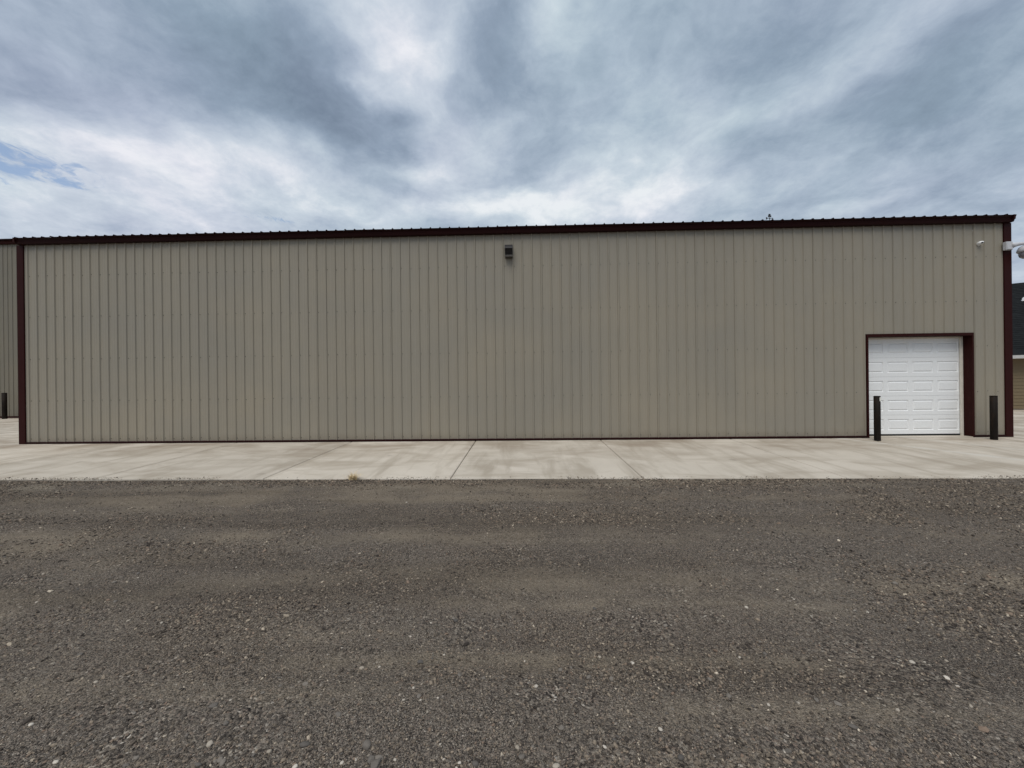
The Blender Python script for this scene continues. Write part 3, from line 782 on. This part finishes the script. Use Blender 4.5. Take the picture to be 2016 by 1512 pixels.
# ------------------------------------------------------------------ weather vane
q = on_y(1515, 421, VY); top_z = q[2]; vx = q[0]
cup.location.x = vx - VX
van = empty('weather_vane', (vx, VY, RZ+1.70)); H = top_z - (RZ+1.70)
tag(van, 'small black weather vane with arrow and figure showing above the roof edge', 'weather vane')
bm = bmesh.new(); tube(bm, [(0, 0, 0), (0, 0, H-0.12)], 0.011, 8); bm_obj('mast', bm, M_VANE, van)
az = H-0.19
bm = bmesh.new(); tube(bm, [(-0.15, 0, az), (0.16, 0, az-0.012)], 0.009, 8); arm = bm_obj('arrow_rod', bm, M_VANE, van)
def plate(name, pts, y0, y1, parent):
    n = len(pts); vs = [(x, y0, z) for x, z in pts] + [(x, y1, z) for x, z in pts]
    fs = [tuple(range(n)), tuple(reversed(range(n, 2*n)))] + [(k, (k+1) % n, n+(k+1) % n, n+k) for k in range(n)]
    return mesh_obj(name, vs, fs, M_VANE, parent)
plate('arrow_tail', [(-0.155, az+0.050), (-0.115, az+0.045), (-0.080, az+0.004), (-0.080, az-0.004), (-0.115, az-0.045), (-0.155, az-0.050), (-0.135, az)], -0.006, 0.006, van)
plate('arrow_head', [(0.165, az-0.012), (0.105, az+0.018), (0.105, az-0.040)], -0.006, 0.006, van)
plate('figure', [(-0.060, az+0.030), (-0.020, az+0.060), (0.030, az+0.060), (0.068, az+0.030), (0.068, az+0.125), (0.030, az+0.105), (0.045, az+0.150), (0.030, az+0.185), (-0.030, az+0.190), (-0.050, az+0.160), (-0.025, az+0.105), (-0.060, az+0.130)], -0.008, 0.008, van)
bm = bmesh.new(); bmesh.ops.create_icosphere(bm, subdivisions=2, radius=0.026, matrix=Matrix.Translation((0.008, 0, az-0.02))); bm_obj('ball', bm, M_VANE, van, True)

# ------------------------------------------------------------------ wall light
lx0, lx1 = 12.175, 12.360; lz0, lz1 = 4.385, 4.68
wl = empty('wall_light', ((lx0+lx1)/2, -0.02, (lz0+lz1)/2)); hw = (lx1-lx0)/2; hh = (lz1-lz0)/2
tag(wl, 'small dark box wall light with black lens just under the gutter', 'wall light')
bm = bmesh.new(); box(bm, -hw, hw, -0.06, 0.018, -hh, hh, 0.006); bm_obj('back_box', bm, M_DARKGREY, wl)
hood = [(0.0, hh), (-0.10, hh-0.004), (-0.175, hh-0.075), (-0.180, hh-0.110), (-0.170, hh-0.110), (-0.062, hh-0.100), (-0.062, hh-0.004)]
bm = bmesh.new(); extrude_x(bm, [(y-0.001, z) for y, z in hood[1:]], -hw, hw); bm_obj('hood', bm, M_DARKGREY, wl)
bm = bmesh.new(); extrude_x(bm, [(-0.062, hh-0.112), (-0.166, hh-0.112), (-0.120, -hh+0.045), (-0.062, -hh+0.045)], -hw+0.014, hw-0.014); bm_obj('lens', bm, M_GLASSDK, wl)
bm = bmesh.new(); extrude_x(bm, [(-0.062, -hh+0.043), (-0.130, -hh+0.043), (-0.122, -hh+0.006), (-0.062, -hh)], -hw, hw); bm_obj('lower_lip', bm, M_LIP, wl)
for sx in (-1, 1):
    bm = bmesh.new(); xa, xb = sorted((sx*hw, sx*(hw-0.012)))
    extrude_x(bm, [(-0.062, hh-0.112), (-0.172, hh-0.112), (-0.126, -hh+0.045), (-0.062, -hh+0.045)], xa, xb); bm_obj('side_cheek', bm, M_DARKGREY, wl)

# ------------------------------------------------------------------ turret camera
tq = on_y(1932, 478, -0.06)
tcam = empty('security_camera', (tq[0], 0.0, tq[2])); tcam.scale = (0.66,)*3; tag(tcam, 'small white turret security camera on the wall near the corner', 'camera')
bm = bmesh.new(); lathe(bm, [(0.0, 0.0), (0.062, 0.0), (0.064, 0.02), (0.056, 0.034), (0.0, 0.034)], 24)
for v in bm.verts: v.co = Vector((v.co.x, -v.co.z - 0.001, v.co.y))
bm_obj('base', bm, M_WHITEPL, tcam, True).location = (-0.010, 0, -0.012)
bm = bmesh.new(); bmesh.ops.create_uvsphere(bm, u_segments=24, v_segments=14, radius=1.0)
for v in bm.verts: v.co = Vector((v.co.x*0.088, v.co.y*0.060, v.co.z*0.056))
hd = bm_obj('housing', bm, M_WHITEPL, tcam, True); hd.location = (0.0, -0.072, 0.010); hd.rotation_euler = (math.radians(12), math.radians(-12), math.radians(-22))
for nm, x, r, mt in (('face', 0.004, 0.024, M_BLACK), ('lens', 0.004, 0.014, M_GLASSDK), ('sensor', 0.048, 0.014, M_BLACK)):
    bm = bmesh.new(); lathe(bm, [(0.0, 0.0), (r, 0.0), (r*0.95, 0.006), (0.0, 0.008)], 16)
    for v in bm.verts: v.co = Vector((x + v.co.x*1.4, -0.0565 + x*x*5.5 - v.co.z - (0.006 if nm == 'lens' else 0), v.co.y*0.9 - 0.004))
    bm_obj(nm, bm, mt, hd)

# ------------------------------------------------------------------ PTZ camera on the corner
cq = on_y(1983.5, 484, -0.07)
ptz = empty('dome_camera', (cq[0], -0.03, cq[2])); tag(ptz, 'pale grey dome camera hung from an arm on the building corner', 'camera')
bm = bmesh.new(); box(bm, -0.062, 0.078, -0.075, 0.0, -0.098, 0.090, 0.008); bm_obj('mount_box', bm, M_GREYPL, ptz)
bm = bmesh.new(); box(bm, -0.052, 0.068, -0.082, -0.0752, -0.088, 0.080, 0.004); bm_obj('cover_plate', bm, M_GREYPL, ptz)
bm = bmesh.new(); tube(bm, [(0.070, -0.04, -0.005), (0.12, -0.05, 0.010), (0.20, -0.07, 0.025), (0.30, -0.09, 0.032), (0.345, -0.10, 0.026), (0.360, -0.10, -0.005)], [0.070, 0.056, 0.042, 0.034, 0.034, 0.034], 14); bm_obj('arm', bm, M_GREYPL, ptz, True)
bm = bmesh.new(); lathe(bm, [(0.0, 0.0), (0.060, -0.008), (0.125, -0.050), (0.152, -0.110), (0.157, -0.150), (0.145, -0.168), (0.0, -0.168)], 28, 0.360, -0.10); bm_obj('shroud', bm, M_GREYPL, ptz, True)
bm = bmesh.new(); lathe(bm, [(0.0, -0.169), (0.130, -0.169), (0.130, -0.215), (0.112, -0.270), (0.070, -0.305), (0.0, -0.316)], 28, 0.360, -0.10); bm_obj('dome', bm, M_SMOKE, ptz, True)

# ------------------------------------------------------------------ bollards
def bollard(x, y, h, r, label, lip=True):
    o = empty('bollard', (x, y, pav_z(y))); tag(o, label, 'bollard', 'steel pipe bollards')
    bm = bmesh.new(); lathe(bm, [(0.0, -0.03), (r, -0.03), (r, 0.01), (r*1.005, h*0.5), (r, h-0.014), (0, h-0.014)], 28)
    bm_obj('pipe', bm, M_BOLLARD, o, True).data.polygons.foreach_set('use_smooth', [len(p.vertices) == 4 for p in o.children[0].data.polygons])
    bm = bmesh.new(); lathe(bm, [(0.0, h-0.013), (r*1.03, h-0.013), (r*1.03, h-0.004), (r*0.9, h+0.002), (0, h+0.005)], 28)
    bm_obj('cap', bm, M_BOLLARD, o)
    return o
def slope_hit(px, py):
    d = ray(px, py); tt = (PAV_SLOPE*CAM[1]-CAM[2])/(d[2]-PAV_SLOPE*d[1]); return CAM + tt*d
def height_at(px, py, y): return on_y(px, py, y)[2]
b1 = slope_hit(1727.5, 868.5); b2 = slope_hit(1957.0, 866.5)
for bq, tp, lab in ((b1, (1727.5, 780), 'dark pipe bollard with a white chip at its top, before the door'), (b2, (1957, 779.5), 'plain dark pipe bollard between the door and the building corner')):
    h = height_at(tp[0], tp[1], bq[1]+0.0) - pav_z(bq[1])
    ax = on_y(tp[0], 868, bq[1]+0.06)[0]
    o = bollard(ax, bq[1]+0.06, h, 0.060, lab)
    if 'chip' in lab:
        seg = 5; r0, r1 = 0.0605, 0.065; A0, A1 = math.radians(-88), math.radians(-46); z0, z1 = h-0.118, h-0.028
        vs = []; fs = []
        for k in range(seg+1):
            a = A0+(A1-A0)*k/seg; ins = 0.012 if k in (0,) else 0.0
            for r in (r0, r1): vs += [(r*math.cos(a), r*math.sin(a), z0+ins), (r*math.cos(a), r*math.sin(a), z1-ins)]
        for k in range(seg):
            n = 4*k; fs += [(n+2, n+6, n+7, n+3), (n, n+1, n+5, n+4), (n+1, n+3, n+7, n+5), (n, n+4, n+6, n+2)]
        fs += [(0, 2, 3, 1), (4*seg, 4*seg+1, 4*seg+3, 4*seg+2)]
        mesh_obj('white_tag', vs, fs, M_TAG, o)

# ------------------------------------------------------------------ dry grass tuft at the slab edge
gq = on_z(698, 942, -0.115); tuft = empty('grass_tuft', (gq[0], edge_y(gq[0])-0.03, -0.125))
tag(tuft, 'small dry yellow grass tuft growing at the slab edge', 'plant')
bm = bmesh.new()
for k in range(120):
    a = random.uniform(0, 6.28); ln = random.uniform(0.07, 0.19); lean = random.uniform(0.5, 1.45)
    base = Vector((random.gauss(0, 0.03), random.gauss(0, 0.015), 0)); d = Vector((math.cos(a), math.sin(a)*0.7, 0))
    side = Vector((-d.y, d.x, 0.2)).normalized()*random.uniform(0.002, 0.004); prev = None
    for s in range(4):
        f = s/3; c = base + d*ln*math.sin(lean)*f + Vector((0, 0, ln*math.cos(lean)*f + 0.035*math.sin(f*math.pi)))
        wv = side*(1-f*0.85); cur = (bm.verts.new(c-wv), bm.verts.new(c+wv))
        if prev: bm.faces.new((prev[0], prev[1], cur[1], cur[0]))
        prev = cur
bm_obj('blades', bm, M_STRAW, tuft)

# ------------------------------------------------------------------ neighbouring metal building (left, behind)
nb_y = on_z(20, 823, 0.0)[1]; nb_top = on_y(15, 481.5, nb_y)[2]
nb = empty('metal_shed', (-20, nb_y, 0)); tag(nb, 'taller tan metal building standing behind the left corner of the long one', 'building')
nx1 = -6.2; npan = 24; nx0 = nx1 - npan*4*PITCHX
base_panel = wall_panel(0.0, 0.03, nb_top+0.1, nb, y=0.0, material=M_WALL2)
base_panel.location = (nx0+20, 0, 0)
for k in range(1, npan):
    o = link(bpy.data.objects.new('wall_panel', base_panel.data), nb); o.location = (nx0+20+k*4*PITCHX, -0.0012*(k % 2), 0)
def nbox(name, d, mt, bev=0): return box_obj(name, (d[0]+20, d[1]+20, d[2], d[3], d[4], d[5]), mt, nb, bev)
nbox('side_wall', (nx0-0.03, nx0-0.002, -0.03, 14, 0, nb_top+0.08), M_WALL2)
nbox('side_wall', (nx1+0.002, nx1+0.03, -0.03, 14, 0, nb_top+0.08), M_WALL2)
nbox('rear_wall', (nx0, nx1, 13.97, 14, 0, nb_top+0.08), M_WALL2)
nbox('base_trim', (nx0+0.01, nx1-0.01, -0.034, -0.021, 0.002, 0.09), M_TRIM)
bm = bmesh.new(); extrude_x(bm, [(y, z-4.962+nb_top) for y, z in GP], nx0+20-0.1, nx1+20+0.1); bm_obj('gutter', bm, M_TRIM, nb)
bm = bmesh.new(); extrude_x(bm, [(-0.15, nb_top+0.185), (7, nb_top+0.80), (14.1, nb_top+0.185), (14.1, nb_top+0.225), (7, nb_top+0.84), (-0.15, nb_top+0.225)], nx0+20-0.1, nx1+20+0.1); bm_obj('roof', bm, M_MAROON_SHADED, nb)
# bollard in front of it
q0 = on_z(4.5, 825, 0.0); hb = on_y(4.5, 773.5, q0[1])[2]
bollard(q0[0], q0[1]+0.08, hb, 0.085, 'black pipe bollard before the taller metal building behind the left corner')

# ------------------------------------------------------------------ house on the right, turned to the yard
hq = on_z(2000, 807.0, 0.0); TH = math.radians(-34)
hs = empty('house', (hq[0], hq[1], 0.0), TH); tag(hs, 'low tan sided house with charcoal shingle roof and white gutter', 'house')
HX0, HX1, HD = -5.0, 9.0, 10.0
eh = on_y(2000, 706, hq[1])[2]           # soffit height
# siding boards, each a lap
nbd = 16; bh = (eh+0.10)/nbd
bmesh_board = bmesh.new(); extrude_x(bmesh_board, [(0.0, 0.0), (-0.026, 0.0), (-0.024, 0.01), (-0.008, bh+0.018), (0.0, bh+0.018)], HX0, HX1)
bo = bm_obj('siding_board', bmesh_board, M_SIDING, hs); bo.location = (0, 0, 0.06)
for k in range(1, nbd):
    o = link(bpy.data.objects.new('siding_board', bo.data), hs); o.location = (0, -0.0005*(k % 2), 0.06+k*bh)
box_obj('foundation', (HX0+0.03, HX1-0.03, 0.012, HD, 0.0, 0.10), M_CONC, hs)
box_obj('end_wall', (HX0+0.02, HX0+0.1, 0.02, HD, 0.10, eh+0.1), M_SIDING, hs)
box_obj('end_wall', (HX1-0.1, HX1-0.02, 0.02, HD, 0.10, eh+0.1), M_SIDING, hs)
box_obj('soffit', (HX0-0.3, HX1+0.3, -0.40, -0.03, eh-0.012, eh+0.012), M_HOUSETRIM, hs)
bm = bmesh.new(); extrude_x(bm, [(-0.40, eh-0.01), (-0.49, eh-0.01), (-0.50, eh+0.01), (-0.53, eh+0.10), (-0.54, eh+0.125), (-0.40, eh+0.125)], HX0-0.3, HX1+0.3); bm_obj('gutter', bm, M_HOUSETRIM, hs)
# roof: pitch chosen so that the ridge shows where it does
rdir = Vector((math.cos(TH), math.sin(TH))); ndir = Vector((-math.sin(TH), math.cos(TH)))
mid = HD/2
dr = ray(2000, 557.5)
# ridge line crosses this ray: solve on the vertical plane through the ridge
c0 = Vector((hq[0], hq[1])) + ndir*mid
A = np.array([[dr[0], -rdir[0]], [dr[1], -rdir[1]]]); s_ = np.linalg.solve(A, np.array([c0[0]-CAM[0], c0[1]-CAM[1]]))
rz = CAM[2] + dr[2]*s_[0]
print('house eave', round(eh, 2), 'ridge', round(rz, 2), 'at', hq)
e_z = eh + 0.12; slope_len = math.hypot(mid+0.42, rz-e_z); ncr = 40
bm = bmesh.new()
for side in (0, 1):
    for k in range(ncr):
        f0, f1 = k/ncr, min(1.0, (k+1.25)/ncr)
        y0 = -0.42+(mid+0.42)*f0; y1 = -0.42+(mid+0.42)*f1; z0 = e_z+(rz-e_z)*f0; z1 = e_z+(rz-e_z)*f1
        if side: y0, y1 = HD-y0, HD-y1
        vs = [bm.verts.new(v) for v in ((HX0-0.35, y0, z0-0.004), (HX1+0.35, y0, z0-0.004), (HX1+0.35, y0, z0+0.014), (HX0-0.35, y0, z0+0.014), (HX1+0.35, y1, z1-0.002), (HX0-0.35, y1, z1-0.002))]
        bm.faces.new((vs[0], vs[1], vs[2], vs[3])); bm.faces.new((vs[3], vs[2], vs[4], vs[5]))
roof = bm_obj('shingle_roof', bm, M_SHINGLE, hs)
for gx_ in (HX0+0.02, HX1-0.08):
    vs = [(gx_+d, y, z) for d in (0, 0.06) for y, z in ((0.02, eh+0.1), (HD-0.02, eh+0.1), (mid, rz-0.06))]
    mesh_obj('gable_wall', vs, [(0, 1, 2), (5, 4, 3), (0, 3, 4, 1), (1, 4, 5, 2), (2, 5, 3, 0)], M_SIDING, hs)
# gable dormer whose white rake trim just enters the frame
def roof_z(y): return e_z + (rz-e_z)*(y+0.42)/(mid+0.42)
dq = np.linalg.inv(np.array([[rdir[0], ndir[0]], [rdir[1], ndir[1]]]))
yd = mid*0.62
# where the ray of the dormer's trim meets the roof slope
best = None
for tt in np.linspace(10, 40, 6000):
    pnt = CAM + ray(2009, 589)*tt; lx, ly = dq @ np.array([pnt[0]-hq[0], pnt[1]-hq[1]])
    if -0.42 <= ly <= mid and pnt[2] <= roof_z(ly): best = (lx, ly, pnt[2]); break
print('dormer at', best)
if best:
    dx_, dy_, dz_ = best
    dw = 1.7; dh = 0.62; fy = dy_ - 0.05; zb = dz_ - 0.02
    back = lambda z: -0.42 + (z-e_z)/(rz-e_z)*(mid+0.42)
    pk = zb + 0.80
    pk = min(pk, rz-0.12)
    L0, L1, LM = dx_, dx_+2*dw*0.62, dx_+dw*0.62
    vs = [(L0+0.2, fy+0.12, zb-0.55), (L1-0.2, fy+0.12, zb-0.55), (L1-0.2, fy+0.12, zb+0.04), (LM, fy+0.12, pk-0.08), (L0+0.2, fy+0.12, zb+0.04),
          (L0+0.2, back(zb)+0.1, zb+0.04), (L1-0.2, back(zb)+0.1, zb+0.04)]
    do = mesh_obj('dormer', vs, [(0, 1, 2, 3, 4), (0, 4, 5), (1, 6, 2)], M_SIDING, hs)
    for a, b in (((L0, zb), (LM, pk)), ((L1, zb), (LM, pk))):
        sgn = 1 if b[0] > a[0] else -1
        yb0, yb1 = back(a[1])+0.15, back(b[1])+0.15
        vs = [(a[0], fy-0.10, a[1]), (b[0], fy-0.10, b[1]), (b[0], yb1, b[1]), (a[0], yb0, a[1])]; vs += [(x, y, z+0.05) for x, y, z in vs]
        mesh_obj('dormer_roof', vs, [(0, 1, 2, 3), (7, 6, 5, 4), (0, 4, 5, 1), (3, 2, 6, 7), (0, 3, 7, 4), (1, 5, 6, 2)], M_SHINGLE, do)
        vs = [(a[0], fy-0.125, a[1]-0.10), (b[0], fy-0.125, b[1]-0.10), (b[0], fy-0.125, b[1]+0.045), (a[0], fy-0.125, a[1]+0.045)]; vs += [(x, y+0.022, z) for x, y, z in vs]
        mesh_obj('rake_board', vs, [(0, 1, 2, 3), (7, 6, 5, 4), (0, 4, 5, 1), (3, 2, 6, 7), (0, 3, 7, 4), (1, 5, 6, 2)], M_HOUSETRIM, do)
    bm = bmesh.new(); box(bm, L0-0.02, L0+0.5, fy-0.14, fy+0.10, zb-0.10, zb-0.03); bm_obj('eave_return', bm, M_HOUSETRIM, do)
    bm = bmesh.new(); box(bm, LM-0.35, LM+0.35, fy+0.08, fy+0.115, zb-0.42, zb+0.22, 0.004); wn = bm_obj('window', bm, M_HOUSETRIM, do)

bpy.context.view_layer.update()
